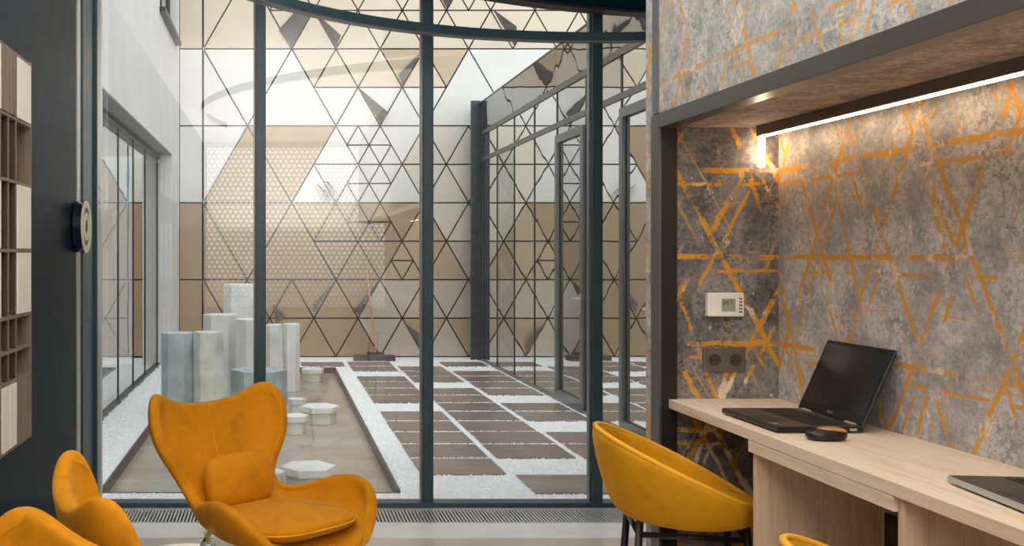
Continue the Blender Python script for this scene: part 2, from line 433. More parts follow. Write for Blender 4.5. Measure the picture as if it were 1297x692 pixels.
# ================================================================== COURTYARD GROUND
PX0, PX1, PY0, PY1 = -1.185, .84, 6.69, 13.95
struct('floor_courtyard', MB().box(-1.9, PX0, GY+.06, 15.6, -.3, -.02).box(PX1, 3.3, GY+.06, 15.6, -.3, -.010)
       .box(PX0, PX1, GY+.06, PY0, -.3, -.010).box(PX0, PX1, PY1, 15.6, -.3, -.010), 'gravel')
fc = bpy.data.objects['floor_courtyard']
cols = [(1.06, 1.68), (1.74, 2.36), (2.42, 3.04)]
sets = [[0, 1, 2, 3, 4, 6, 7, 8, 9, 11, 12], [-1, 1, 2, 3, 4, 5, 6, 7, 9, 10, 11], [-1, 1, 2, 4, 5, 7, 8, 9, 10, 12]]
tiles = []
pm = MB().box(-.31, .31, -.271, .271, -.03, .004)
p0 = None
for (a, b), ks in zip(cols, sets):
    for k in ks:
        y = 7.21+.58*k+.29; x = (a+b)/2
        tiles.append((x-.31, x+.31, y-.271, y+.271))
        loc = (x+random.uniform(-.004, .004), y+random.uniform(-.004, .004), random.uniform(-.002, .002))
        if p0 is None: p0 = obj('paver', pm, 'paver', fc, .004, world=False); p0.location = loc
        else:
            o = share('paver', p0.data, fc, loc); m_ = o.modifiers.new('bevel', 'BEVEL'); m_.width = .004; m_.segments = 2
            o.rotation_euler = (0, 0, random.choice((0, math.pi)))
o = share('paver', p0.data, fc, (.68, 14.45, 0)); tiles.append((.37, .99, 14.17, 14.73))
# gravel pebbles
def peb():
    vs, fs = [], []
    base = [(1, 0, 0), (-1, 0, 0), (0, 1, 0), (0, -1, 0), (0, 0, 1), (0, 0, -1)]
    F = [(0, 2, 4), (2, 1, 4), (1, 3, 4), (3, 0, 4), (2, 0, 5), (1, 2, 5), (3, 1, 5), (0, 3, 5)]
    n = 0
    while n < 25000:
        t = random.random()
        y = GY+.07+(15.06-GY-.07)*t**1.7; x = random.uniform(-1.68, 3.09)
        if n > 21000:                # pebbles lying in the joints between pavers
            a, b, c, d = random.choice(tiles); y = d+random.uniform(.005, .033); x = random.uniform(a, b)
        if 1.14 < x < 1.84 and y > 14.88: continue
        if PX0-.015 < x < PX1+.015 and PY0-.015 < y < PY1+.015: continue
        ins = False
        for (a, b, c, d) in tiles:
            if a+.004 < x < b-.004 and c+.002 < y < d-.002: ins = True; break
        if ins: continue
        r = random.uniform(.006, .012)*(1+.5*t)*(.95 if n > 21000 else 1); th = random.random()*math.pi; c_, s_ = math.cos(th), math.sin(th)
        z = -.010+r*.15+(.006 if n > 21000 else 0); k = len(vs)
        for p in base:
            px, py, pz = p[0]*r*random.uniform(.7, 1.2), p[1]*r*random.uniform(.7, 1.2), p[2]*r*.8
            vs.append((x+px*c_-py*s_, y+px*s_+py*c_, z+pz))
        fs += [tuple(i+k for i in f) for f in F]; n += 1
    me = bpy.data.meshes.new('gravel'); me.from_pydata(vs, [], fs); me.materials.append(M['gravel'])
    o = bpy.data.objects.new('gravel', me); COL.objects.link(o); return o
tag(peb(), 'bright white gravel around the brown pavers and the basin', 'gravel', kind='stuff')
# basin
bs = empty('basin', ((PX0+PX1)/2, (PY0+PY1)/2, -.16), 'shallow rectangular basin with dark metal edge set in the white gravel', 'basin')
obj('basin_floor', box(PX0, PX1, PY0, PY1, -.16, -.07), 'pool', bs)
e = .018
obj('rim', box(PX0, PX0+e, PY0, PY1, -.07, .012), 'corten', bs); obj('rim', box(PX1-e, PX1, PY0, PY1, -.07, .012), 'corten', bs)
obj('rim', box(PX0+e, PX1-e, PY0, PY0+e, -.07, -.005), 'corten', bs); obj('rim', box(PX0+e, PX1-e, PY1-e, PY1, -.07, .012), 'corten', bs)
# stepping stones
def hexpts(cx, cy, r, z, rot=0): return [(cx+r*math.cos(R(60*i+rot)), cy+r*math.sin(R(60*i+rot)), z) for i in range(6)]
def stone(px, py, w, label, rot=8, zt=.10):
    Y = (1.6-zt)*1260/(py-322); x = (px-349)/1260*Y; r = w*Y/1260/2
    t = empty('stepping_stone', (x, Y, -.07), label, 'stepping stone', 'white hexagonal stepping stones in the basin')
    obj('slab', MB().prism(hexpts(x, Y, r, zt-.055, rot), (0, 0, .055)), 'concrete_white', t, .004)
    obj('pedestal', MB().prism(hexpts(x, Y, r*.84, -.0695, rot), (0, 0, zt-.0555+.0695)), 'concrete_pale', t, .003)
stone(391, 590, 70, 'large white hexagonal stepping stone nearest the glass, right of the armchair back')
stone(405, 514, 51, 'white hexagonal stepping stone standing alone halfway down the basin, behind the largest one', 5)
stone(373, 526, 36, 'white hexagonal stepping stone whose left half hides behind the armchair ear', 12)
stone(376, 505, 24, 'small white hexagonal stepping stone between the middle stone and the pale columns', 0)
stone(396, 467, 30, 'farthest small white hexagonal stepping stone beside the split pale columns', 15)
stone(346, 597, 32, 'white hexagonal stepping stone cut off by the right edge of the armchair back', 5)
# concrete columns
def column(cx, Y, wpx, ytop, mat, label, rot=0):
    s = 1260/Y; x = (cx-349)/s; r = wpx/s/2; zt = 1.6-(ytop-322)/s
    mb = MB(); p = hexpts(x, Y, r, -.0695, rot); mb.prism(p, (0, 0, zt+.0695))
    tag(obj('concrete_column', mb, mat, None, .008), label, 'column', 'hexagonal concrete columns in the basin')
column(225, 10.0, 42, 421, 'concrete_blue', 'blue grey concrete column, leftmost of the cluster')
column(264, 9.95, 38, 420, 'concrete_pale', 'mottled pale green grey column right beside the blue grey one')
column(279, 11.5, 44, 398, 'concrete_white', 'white mid height column behind the mottled pale one')
column(304, 12.5, 42, 360, 'concrete_white', 'tallest white column of the cluster behind the left mullion')
column(315, 11.3, 34, 404, 'concrete_white', 'narrow white column between the tallest column and the low block', 20)
column(328, 10.5, 72, 468, 'concrete_blue', 'low wide blue grey block behind the ear of the armchair')
column(347, 12.0, 22, 411, 'concrete_white', 'slim white column immediately right of the left mullion')
column(369, 12.1, 22, 410, 'concrete_white', 'slim white column at the right end of the cluster')

# ================================================================== FAR FACADE
FY = 15.5; SP = 1260/FY
def fx(px): return (px-349)/SP
def fz(py): return 1.6-(py-322)/SP
far = struct('wall_far', box(-1.9, 7.0, FY+.03, FY+.2, -.2, 7.8), 'wallgap')
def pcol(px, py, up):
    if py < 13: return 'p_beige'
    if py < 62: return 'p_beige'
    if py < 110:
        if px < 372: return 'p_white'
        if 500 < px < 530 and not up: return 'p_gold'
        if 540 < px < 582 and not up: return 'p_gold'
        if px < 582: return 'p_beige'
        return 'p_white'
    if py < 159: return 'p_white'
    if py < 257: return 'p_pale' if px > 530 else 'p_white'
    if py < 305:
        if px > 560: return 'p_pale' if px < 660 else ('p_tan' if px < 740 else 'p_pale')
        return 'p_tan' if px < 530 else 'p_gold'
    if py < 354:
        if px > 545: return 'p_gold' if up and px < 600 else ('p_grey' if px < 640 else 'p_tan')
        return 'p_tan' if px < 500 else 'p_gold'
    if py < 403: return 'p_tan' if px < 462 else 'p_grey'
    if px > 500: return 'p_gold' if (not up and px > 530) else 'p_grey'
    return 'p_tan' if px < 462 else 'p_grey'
G = .011
cnt = 0
def panel(pts, mat, tilt=0, name='facade_panel'):
    """pts: 2-D (x,z) convex polygon; inset by the joint, extruded 3 cm proud of the dark backing"""
    n = len(pts); c = Vector((sum(p[0] for p in pts)/n, sum(p[1] for p in pts)/n))
    P = [Vector(p) for p in pts]
    area2 = sum(P[i].x*P[(i+1) % n].y-P[(i+1) % n].x*P[i].y for i in range(n))
    if area2 < 0: P.reverse()
    out = []
    for i in range(n):
        a, b, d = P[i-1], P[i], P[(i+1) % n]
        n1 = Vector((-(b-a).y, (b-a).x)).normalized(); n2 = Vector((-(d-b).y, (d-b).x)).normalized()
        k = (n1+n2); k = k/max(.2, (1+n1.dot(n2))); out.append(b+k*G)
    mb = MB(); y0 = FY+.029; y1 = FY
    f = [(p.x, y1+tilt*(p.x-c.x)*.03, p.y) for p in out]; bk = [(p.x, y0, p.y) for p in out]
    mb.add(f+bk, [tuple(range(n)), tuple(range(n, 2*n))[::-1]]+[(i, i+n, (i+1) % n+n, (i+1) % n) for i in range(n)])
    o = obj(name, mb, mat, far); return o
H = .6; SD = .689; X0 = .252
def vx(k, n): return X0+SD*n+(SD/2 if k % 2 else 0)
XL = -1.5
# left rectangular column of panels and the big double triangles
xe = vx(8, -2)                   # px 257
for k in range(0, 12, 2): panel([(XL, k*H), (xe-.01, k*H), (xe-.01, (k+2)*H), (XL, (k+2)*H)], 'p_beige' if k >= 8 else 'p_white' if k >= 4 else 'p_tan')
bigx = [xe+SD*2*i for i in range(0, 3)]
for k in (2, 4, 6, 8, 10):       # double-height rows; apexes alternate
    even = (k % 4 == 0)
    # vertices at bottom/top lines
    bot = [xe+SD+2*SD*i for i in range(-1, 3)] if (k//2) % 2 == 1 else [xe+2*SD*i for i in range(-1, 3)]
    top = [xe+2*SD*i for i in range(-1, 3)] if (k//2) % 2 == 1 else [xe+SD+2*SD*i for i in range(-1, 3)]
    z0, z1 = k*H, (k+2)*H
    lim = vx(0, 1) if k != 8 and k != 10 else vx(0, 0)
    if k == 6: lim = vx(0, 0)+.12
    def clipx(pts, lo, hi):
        def cl(pts, x, keep):
            o = []
            for i in range(len(pts)):
                a, b = pts[i-1], pts[i]; ia, ib = keep(a[0], x), keep(b[0], x)
                if ia != ib:
                    t = (x-a[0])/(b[0]-a[0]); o.append((x, a[1]+t*(b[1]-a[1])))
                if ib: o.append(b)
            return o
        pts = cl(pts, lo, lambda v, x: v >= x-1e-6)
        return cl(pts, hi, lambda v, x: v <= x+1e-6) if len(pts) > 2 else []
    # upward and downward triangles clipped to [xe, right zig-zag]
    tri = []
    for b in bot: tri.append(([(b, z0), (b+2*SD, z0), (b+SD, z1)], True))
    for t in top: tri.append(([(t, z1), (t+SD, z0), (t+2*SD, z1)], False))
    for pts, up in tri:
        cx = sum(p[0] for p in pts)/3
        if max(p[0] for p in pts) <= xe+.01 or cx > lim-.05 or min(p[0] for p in pts) >= lim-.01: continue
        pts = clipx(pts, xe, 9)
        if len(pts) < 3: continue
        ppx = 349+cx*SP
        col = 'p_white'
        if k == 8 or k == 10: col = 'p_beige'
        elif k == 4: col = 'p_tan' if (352 < ppx < 386 and not up) or (298 < ppx < 330 and up) else 'p_white'
        elif k == 2: col = 'p_tan'
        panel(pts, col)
        # remember coverage
        globals().setdefault('covered', []).append(pts)
def inside(x, z, pts):
    s = 0; n = len(pts); sgn = None
    for i in range(n):
        a, b = pts[i], pts[(i+1) % n]; cr = (b[0]-a[0])*(z-a[1])-(b[1]-a[1])*(x-a[0])
        if abs(cr) < 1e-9: continue
        if sgn is None: sgn = cr > 0
        elif (cr > 0) != sgn: return False
    return True
def cov(x, z): return any(inside(x, z, p) for p in covered)
for pts in ([(3.008, 4.8), (3.008-.689, 3.6), (3.008+.689, 3.6)], [(3.008, 4.8), (4.386, 4.8), (3.697, 3.6)], [(3.697, 3.6), (5.075, 3.6), (4.386, 4.8)]):
    panel(pts, 'p_white'); covered.append(pts)
small = [(2, 3), (2, 2), (3, 4), (4, 3)]   # panels the photograph shows split in four
for k in range(0, 12):
    for n in range(-4, 9):
        for up in (True, False):
            if up: pts = [(vx(k, n), k*H), (vx(k, n)+SD, k*H), (vx(k, n)+SD/2, (k+1)*H)]
            else:
                v = vx(k+1, n); pts = [(v, (k+1)*H), (v+SD, (k+1)*H), (v+SD/2, k*H)]
            cx = sum(p[0] for p in pts)/3; cz = sum(p[1] for p in pts)/3
            if max(p[0] for p in pts) < xe+.02 or cx > 6.6 or cov(cx, cz) or (cx < xe+.1 and k > 1): continue
            if min(p[0] for p in pts) < xe: pts = clipx(pts, xe, 9)
            if cx > 3.5 and cz < 3.4: continue
            ppx = 349+cx*SP; ppy = 322-(cz-1.6)*SP
            col = pcol(ppx, ppy, up)
            if k >= 9 and n > 0 and 540 < ppx < 640 and k < 10: sub = True
            else: sub = (453 < ppx < 505 and 159 < ppy < 305) or (505 < ppx < 535 and 300 < ppy < 400 and up) or (640 < ppx < 700 and 257 < ppy < 354)
            if sub:
                a, b, c = pts; m = lambda p, q: ((p[0]+q[0])/2, (p[1]+q[1])/2)
                for t in ((a, m(a, b), m(a, c)), (m(a, b), b, m(b, c)), (m(a, c), m(b, c), c), (m(a, b), m(b, c), m(a, c))): panel(list(t), col)
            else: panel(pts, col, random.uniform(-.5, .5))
# folded grey flaps standing out of the facade
flaps = [((353, 38), (381, 10), (396, 15), (369, 61)), ((398, 15), (431, 48), (425, 61)), ((535, 64), (503, 97), (510, 108)),
         ((455, 112), (491, 145), (482, 158)), ((624, 12), (651, 37), (652, 59)), ((396, 385), (424, 356), (398, 395)),
         ((479, 356), (447, 393), (456, 400)), ((512, 409), (537, 428), (537, 450)), ((400, 232), (412, 243), (420, 256)),
         ((686, 356), (668, 395), (674, 450)), ((560, 0), (572, 0), (566, 11)), ((345, 385), (362, 400), (350, 410)),
         ((636-224, 230), (640-224, 232), (655-224, 250))]
for f in flaps:
    n = len(f); c = (sum(p[0] for p in f)/n, sum(p[1] for p in f)/n)
    q = [(fx(p[0]), FY-.012-(.16 if i == 1 else 0), fz(p[1])) for i, p in enumerate(f)]
    mb = MB().prism(q, (0, -.010, 0)); obj('folded_flap', mb, 'flap', far)
# low box and broom at far wall
tag(obj('low_curb', box(1.18, 1.80, 14.93, 15.14, -.02, .07), 'corten', None, .006), 'low brown block lying in gravel at the foot of the triangle facade', 'curb')
bro = empty('broom', (1.46, 15.3, 0), 'thin pale orange pole leaning upright against the triangle facade', 'broom')
obj('pole', MB().tube([(1.53, 15.2, .1), (1.41, 15.42, 1.42)], .013, 8), 'broom', bro)
obj('broom_head', box(1.40, 1.66, 15.16, 15.24, -.02, .1), 'corten', bro)

# ================================================================== LEFT COURTYARD WALL
struct('wall_courtyard_left', MB().box(-2.0, -1.5, 6.4, 15.52, 3.05, 4.77).box(-2.0, -1.5, 6.4, 12.9, 4.77, 7.5).box(-2.0, -1.5, 15.1, 15.52, 4.77, 7.5).box(-2.0, -1.5, 12.9, 15.1, 6.6, 7.5), 'plaster')
struct('wall_courtyard_pier', box(-1.95, -1.5, 14.42, 15.52, -.02, 3.05), 'plaster')
struct('trim_6', box(-1.98, -1.503, 6.4, 14.42, 3.035, 3.0495), 'soffit')
w3 = empty('window_3', (-1.71, 10, 0), kind='structure')
ym = [6.5, 7.6, 8.68, 9.75, 10.83, 11.97, 13.06, 14.40]
for y in ym: obj('mullion', box(-1.722, -1.706, y-.014, y+.014, .02, 2.98), 'darkmetal', w3)
obj('head_rail', box(-1.75, -1.68, 6.45, 14.42, 2.98, 3.034), 'darkmetal', w3); obj('sill_rail', box(-1.75, -1.68, 6.45, 14.42, -.02, .02), 'darkmetal', w3)
for a, b in zip(ym[:-1], ym[1:]):
    obj('pane', MB().add([(-1.715, a+.018, .02), (-1.715, b-.018, .02), (-1.715, b-.018, 2.98), (-1.715, a+.018, 2.98)], [(0, 1, 2, 3)]), 'glass_left', w3)
struct('wall_left_annex', box(-4.2, -4.0, 6.4, 14.6, -.2, 3.03), 'ceiling')
struct('ceiling_left_annex', box(-4.2, -2.0, 6.4, 14.6, 3.03, 3.2), 'ceiling')
struct('floor_left_annex', box(-4.2, -1.9, 6.4, 14.6, -.2, -.02), 'floor')
# upper window
w4 = empty('window_4', (-1.6, 14, 4.77), kind='structure')
obj('sill', box(-1.7, -1.42, 12.85, 15.0, 4.74, 4.80), 'darkmetal', w4)
obj('window_frame', MB().box(-1.66, -1.6, 12.9, 12.98, 4.8, 6.6).box(-1.66, -1.6, 15.02, 15.1, 4.8, 6.6).box(-1.66, -1.6, 13.97, 14.03, 4.8, 6.6).box(-1.66, -1.6, 12.98, 15.02, 6.5, 6.6), 'darkmetal', w4)
obj('pane', MB().add([(-1.63, 12.98, 4.8), (-1.63, 15.02, 4.8), (-1.63, 15.02, 6.5), (-1.63, 12.98, 6.5)], [(0, 1, 2, 3)]), 'glass_left', w4)

# ================================================================== RIGHT GALLERY
GX = 3.11
g2 = empty('window_2', (GX, 10.8, 0), kind='structure')
yg = [6.5, 7.0, 7.95, 8.93, 9.95, 10.98, 11.94, 12.95, 13.95, 14.85]
for y in yg: obj('mullion', box(GX-.008, GX+.03, y-.014, y+.014, 0, 3.42), 'darkmetal', g2)
obj('transom_rail', box(GX-.015, GX+.05, 6.45, 14.95, 2.99, 3.05), 'bronze', g2); obj('head_rail', box(GX-.02, GX+.05, 6.45, 14.95, 3.385, 3.445), 'bronze', g2)
obj('sill_rail', box(GX-.02, GX+.05, 6.45, 14.95, -.02, .03), 'grey_metal', g2)
for a, b in zip(yg[:-1], yg[1:]):
    for z0, z1 in ((.03, 2.99), (3.05, 3.385)):
        obj('pane', MB().add([(GX, a+.02, z0), (GX, b-.02, z0), (GX, b-.02, z1), (GX, a+.02, z1)], [(0, 1, 2, 3)]), 'glass_gallery', g2)
for k, (a, b) in enumerate(zip([6.45, 8.93, 10.98, 12.95], [8.93, 10.98, 12.95, 14.95])):
    obj('fascia_panel', box(GX-.02, GX-.01, a+.003, b-.003, 3.447, 3.875), 'glass_fascia', g2)
obj('fascia_backing', box(GX-.005, GX+.3, 6.45, 14.95, 3.447, 3.87), 'soffit', g2)
obj('coping', box(GX-.03, GX+.3, 6.45, 15.45, 3.876, 3.89), 'grey_metal', g2)
# door leaves in the gallery
for i, (a, b) in enumerate(((9.97, 10.96), (7.97, 8.91))):
    d = empty('door_%d' % (i+1), (GX-.05, (a+b)/2, 0), kind='structure')
    obj('door_frame', MB().box(GX-.036, GX-.010, a, a+.085, .03, 2.9).box(GX-.036, GX-.010, b-.085, b, .03, 2.9).box(GX-.036, GX-.010, a+.085, b-.085, 2.815, 2.9).box(GX-.036, GX-.010, a+.085, b-.085, .03, .12), 'frame_mid', d)
    obj('door_handle', MB().tube([(GX-.04, a+.06, 1.15), (GX-.09, a+.06, 1.15), (GX-.09, a+.2, 1.15)], .012, 8).box(GX-.046, GX-.0365, a+.04, a+.08, 1.0, 1.2), 'chrome', d, smooth=False)
struct('wall_gallery_back', box(5.6, 5.7, 6.4, 15.4, -.1, 3.4), 'soffit'); struct('floor_gallery', box(3.17, 5.7, 6.4, 15.4, -.2, -.02), 'paver'); struct('ceiling_gallery', box(3.17, 5.7, 6.4, 15.4, 3.4, 3.44), 'soffit')
# corner post
cp = empty('steel_post', (3.03, 15.1, 0), 'wide dark riveted steel post in the far right courtyard corner', 'post')
obj('plate', box(2.97, 3.115, 15.09, 15.16, -.02, 3.93), 'post_paint', cp, .003); obj('plate', box(3.125, 3.27, 15.09, 15.16, -.02, 3.93), 'post_paint', cp, .003)
rv = obj('rivet', MB().lathe([(.012, 0), (.009, -.006)], (3.00, 15.09, .3), 10, 'y'), 'grey_metal', cp)
for z in (.75, 1.3, 1.85, 2.4, 2.95): 
    for x in (0, .24): share('rivet', rv.data, cp, (x, 0, z-.3))

# ================================================================== WALL SHELF (left)
sh = empty('wall_shelf', (-1.08, 3.3, .86), 'wall shelf of oak and white compartments hanging on the dark navy wall', 'shelf')
ZR = [2.372, 2.121, 1.877, 1.613, 1.359, 1.23, 1.114, .86]
YC = [2.62, 2.83, 2.93, 3.04, 3.25, 3.36, 3.47, 3.62, 3.73, 3.84, 4.06]
XF = -1.0
obj('side_panel', box(-1.158, XF, 4.06, 4.078, .852, 2.384), 'oak_z', sh); obj('side_panel', box(-1.158, XF, 2.602, 2.62, .852, 2.384), 'oak_z', sh)
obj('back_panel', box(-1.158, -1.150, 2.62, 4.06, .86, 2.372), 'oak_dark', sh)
for z in ZR: obj('shelf_board', box(-1.149, XF, 2.62, 4.06, z-.006, z+.006), 'oak_z', sh)
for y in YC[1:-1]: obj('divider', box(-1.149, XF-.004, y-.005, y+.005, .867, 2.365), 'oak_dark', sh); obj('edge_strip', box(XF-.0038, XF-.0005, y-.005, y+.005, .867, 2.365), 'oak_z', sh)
for i, (a, b) in enumerate(zip(YC[:-1], YC[1:])):
    wide = b-a > .14
    for j, (t, q) in enumerate(zip(ZR[:-1], ZR[1:])):
        m_ = None
        if wide: m_ = {0: 'white', 2: 'white', 3: 'white', 6: 'oak_z'}.get(j)
        else: m_ = {0: 'oak_z', 6: 'white'}.get(j)
        if m_: obj('front_panel', box(-1.03, XF+.004, a+.007, b-.007, q+.008, t-.008), m_, sh, .001)

# ================================================================== SIGN
sg = empty('round_sign', (-1.12, 5.79, 1.76), 'round projecting sign with white and black rings on the dark blue wall edge', 'sign')
cy, cz = 5.79, 1.6+(322-287.5)/218
obj('sign_body', MB().lathe([(.150, -1.154), (.150, -1.104)], (0, cy, cz), 48, 'x'), 'signblue', sg, .002)
def ann(r0, r1, x0, x1, a0=0, a1=360, n=48, sq=1.0):
    mb = MB(); rows = []
    for i in range(n+1):
        t = R(a0+(a1-a0)*i/n); c, s = math.cos(t), math.sin(t)
        rows.append([(x, cy+r*c*sq, cz+r*s) for r, x in ((r0, x0), (r1, x0), (r1, x1), (r0, x1), (r0, x0))])
    mb.grid(rows); mb.f.append((0, 1, 2, 3)); k = n*5; mb.f.append((k+3, k+2, k+1, k)); return mb
obj('outer_ring', ann(.112, .152, -1.1035, -1.098), 'ringwhite', sg)
obj('inner_ring', ann(.045, .085, -1.1035, -1.098, 285, 615), 'ringwhite', sg)
obj('dark_face', ann(.0, .111, -1.1038, -1.1032), 'black', sg)

# ================================================================== DESK
dk = empty('desk', (1.55, 2.3, 0), 'pale wood wall desk at bar height inside the patterned niche', 'desk')
obj('desktop', box(1.356, 1.744, .3, 3.449, 1.068, 1.099), 'wood_y', dk, .0015)
obj('under_slab', box(1.357, 1.744, 2.187, 2.857, 1.033, 1.0675), 'wood_y', dk, .0012)
obj('support_panel', box(1.368, 1.744, 2.828, 2.85, 0, 1.0325), 'wood_z', dk, .001)
obj('support_panel', box(1.368, 1.744, 2.165, 2.187, 0, 1.0675), 'wood_z', dk, .001)
obj('support_panel', box(1.368, 1.744, .35, .372, 0, 1.0675), 'wood_z', dk, .001)
obj('back_panel', box(1.724, 1.744, 2.188, 2.827, 0, 1.0325), 'wood_z', dk)
# socket under desk
def socket_x(x, y, z, parent=None):
    pass
us = empty('power_socket', (1.72, 2.755, .83), 'black power socket on the wooden panel below the desk', 'socket')
obj('plate', box(1.712, 1.7235, 2.70, 2.80, .775, .873), 'black', us, .003)
obj('well', MB().lathe([(.022, 1.7115), (.030, 1.7105), (.032, 1.7119)], (0, 2.755, .824), 24, 'x'), 'socket', us)
# double socket on end wall
ds = empty('double_socket', (1.552, 3.449, 1.233), 'bronze grey double power socket on the patterned end wall', 'socket')
obj('plate', box(1.479, 1.626, 3.439, 3.4495, 1.192, 1.274), 'plate', ds, .003)
for cx in (1.516, 1.589):
    m1 = obj('socket_insert', box(cx-.028, cx+.028, 3.436, 3.4388, 1.205, 1.261), 'plate', ds, .001)
    obj('well', MB().lathe([(.021, 3.4358), (.021, 3.4345), (.0185, 3.4345), (.017, 3.4357)], (cx, 0, 1.233), 28, 'y'), 'socket', m1)
    obj('pin_hole', MB().lathe([(.003, 3.4356), (.003, 3.4338)], (cx-.008, 0, 1.233), 10, 'y').lathe([(.003, 3.4356), (.003, 3.4338)], (cx+.008, 0, 1.233), 10, 'y'), 'void', m1)
# thermostat
th = empty('thermostat', (1.551, 3.449, 1.425), 'white wall thermostat with grey display above the double socket', 'thermostat')
obj('case', box(1.488, 1.614, 3.425, 3.4495, 1.384, 1.466), 'white', th, .004)
obj('display', box(1.536, 1.583, 3.4235, 3.4249, 1.403, 1.446), 'lcd', th)
SEG = {'2': 'abged', '4': 'fgbc', '7': 'abc'}
def digit(ch, x, z, w, h):
    mb = MB(); t = .0013; y0, y1 = 3.4226, 3.4234
    c = {'a': (x, x+w, z+h-t, z+h), 'g': (x, x+w, z+h/2-t/2, z+h/2+t/2), 'd': (x, x+w, z, z+t), 'b': (x+w-t, x+w, z+h/2, z+h), 'c': (x+w-t, x+w, z, z+h/2), 'f': (x, x+t, z+h/2, z+h), 'e': (x, x+t, z, z+h/2)}
    for s in SEG[ch]: a, b, p, q = c[s]; mb.box(a, b, y0, y1, p, q)
    return mb
for ch, x in (('2', 1.541), ('4', 1.5515), ('7', 1.5635)): obj('digit', digit(ch, x, 1.423, .008, .017), 'ink', th)
obj('decimal_point', box(1.5608, 1.5622, 3.4226, 3.4234, 1.423, 1.4245), 'ink', th)
for i in range(5): obj('button', box(1.596, 1.606, 3.423, 3.4249, 1.398+i*.0115, 1.403+i*.0115), 'plate', th)

# laptops
def laptop(loc, rz, label, opening, edge, sw=.343, sd=.245):
    """local: hinge along y at x=sd; front edge at x=0 ; y in [0, sw] ; screen leaning to +x"""
    t = empty('laptop', loc, label, 'laptop', rz=rz)
    mb = MB().box(0, sd, 0, sw, .004, .018); o = obj('base', mb, edge, t, .004, world=False)
    obj('deck', box(.004, sd-.004, .004, sw-.004, .0182, .0192), 'deck', t, world=False)
    k0 = None
    for r in range(5):
        for c in range(14):
            l = (.108+r*.0195, .026+c*.0212, .0195)
            if k0 is None: k0 = obj('key', box(0, .0165, 0, .018, -.001, .0012), 'key', t, world=False); k0.location = l
            else: share('key', k0.data, t, l)
    obj('touchpad', box(.018, .082, sw*.42-.05, sw*.42+.05, .0193, .0198), 'black', t, world=False)
    obj('sticker', box(.015, .035, .02, .034, .0193, .0196), 'red', t, world=False); obj('sticker', box(.015, .030, .045, .062, .0193, .0196), 'silver', t, world=False)
    # lid
    L = .232; a = opening; d = Vector((math.cos(a), 0, math.sin(a))); n = Vector((-math.sin(a), 0, math.cos(a)))
    b = Vector((sd-.006, 0, .021))
    def slab(l0, l1, y0, y1, t0, t1):
        m = MB(); vs = []
        for tt in (t0, t1):
            for l, y in ((l0, y0), (l1, y0), (l1, y1), (l0, y1)): vs.append(b+d*l+n*tt+Vector((0, y, 0)))
        return m.add(vs, [(0, 3, 2, 1), (4, 5, 6, 7), (0, 1, 5, 4), (1, 2, 6, 5), (2, 3, 7, 6), (3, 0, 4, 7)])
    lid = obj('lid', slab(0, L, 0, sw, -.008, 0), 'black', t, .003, world=False)
    obj('screen', slab(.028, L-.012, .012, sw-.012, .0003, .001), 'screen', t, world=False)
    # maker's mark below the screen
    y0 = sw/2+.013
    obj('maker_mark', letters(slab, y0), 'silver', t, world=False)
    obj('hinge', MB().tube([(sd-.006, .03, .018), (sd-.006, .08, .018)], .006, 10), 'silver', t, world=False)
    obj('hinge', MB().tube([(sd-.006, sw-.08, .018), (sd-.006, sw-.03, .018)], .006, 10), 'silver', t, world=False)
    obj('port', box(sd-.04, sd-.02, -.0006, .0001, .007, .014), 'silver', t, world=False)
    return t
def letters(slab, y0):
    m = MB(); s = .0065; g = .0013
    glyph = {'D': [(0, g, 0, s), (0, s*.7, 0, g), (0, s*.7, s-g, s), (s*.7, s*.7+g, g, s-g)], 'E': [(0, g, 0, s), (0, s*.8, 0, g), (0, s*.7, s/2-g/2, s/2+g/2), (0, s*.8, s-g, s)], 'L': [(0, g, 0, s), (0, s*.8, 0, g)]}
    for i, ch in enumerate('DELL'):
        for (a, b, c, d) in glyph[ch]:
            q = slab(.010+c, .010+d, y0-i*.0085-b, y0-i*.0085-a, .0002, .0008); m.add(q.v, q.f)
    return m
laptop((1.397, 2.775, 1.099), R(0), 'open black laptop with dark screen beside the mouse', R(66), 'black')
laptop((1.428, 1.83, 1.099), R(-6), 'silver edged laptop cut off by the right side of the view', R(70), 'silver')
# mouse
mo = empty('computer_mouse', (1.48, 2.68, 1.099), 'glossy black mouse with tan top in front of the black laptop', 'mouse')
obj('shell', MB().superell((1.482, 2.678, 1.113), (.052, .031, .0175), .8, .75), 'black', mo, smooth=True)
obj('top_cover', MB().superell((1.496, 2.682, 1.1225), (.040, .026, .0120), .9, .8), 'gold', mo, smooth=True)
obj('wheel', MB().lathe([(.009, -.003), (.009, .003)], (1.450, 2.678, 1.124), 18, 'y'), 'darkmetal', mo)

# ================================================================== LOUNGE CHAIRS
ROWS = [(-.445, .900, .315, .080, 4), (-.442, .880, .366, .118, 4), (-.430, .82, .384, .135, 6), (-.405, .745, .366, .132, 8), (-.375, .665, .318, .120, 12),
        (-.335, .58, .262, .080, 18), (-.28, .50, .235, .065, 30), (-.21, .44, .265, .100, 46), (-.12, .405, .320, .165, 62), (-.01, .385, .365, .215, 74),
        (.10, .38, .390, .232, 80), (.21, .385, .390, .215, 84), (.30, .385, .355, .160, 88), (.355, .365, .275, .075, 92), (.375, .34, .20, .02, 95)]
NU = 17
def shell_pt(row, u, i=0):
    f, z, w, c, ph = row; a = abs(u)
    sx = math.copysign(w*math.sin(a*math.pi/2)**.9 if a > 0 else 0, u)
    off = c*a**2.2
    p = Vector((f+off*math.cos(R(ph)), sx, z+off*math.sin(R(ph))))
    if i < 3:                    # ears at the top corners
        k = (1, .8, .45)[i]; p.z += k*(.068*math.exp(-((a-.78)/.36)**2)+.004)
    return p
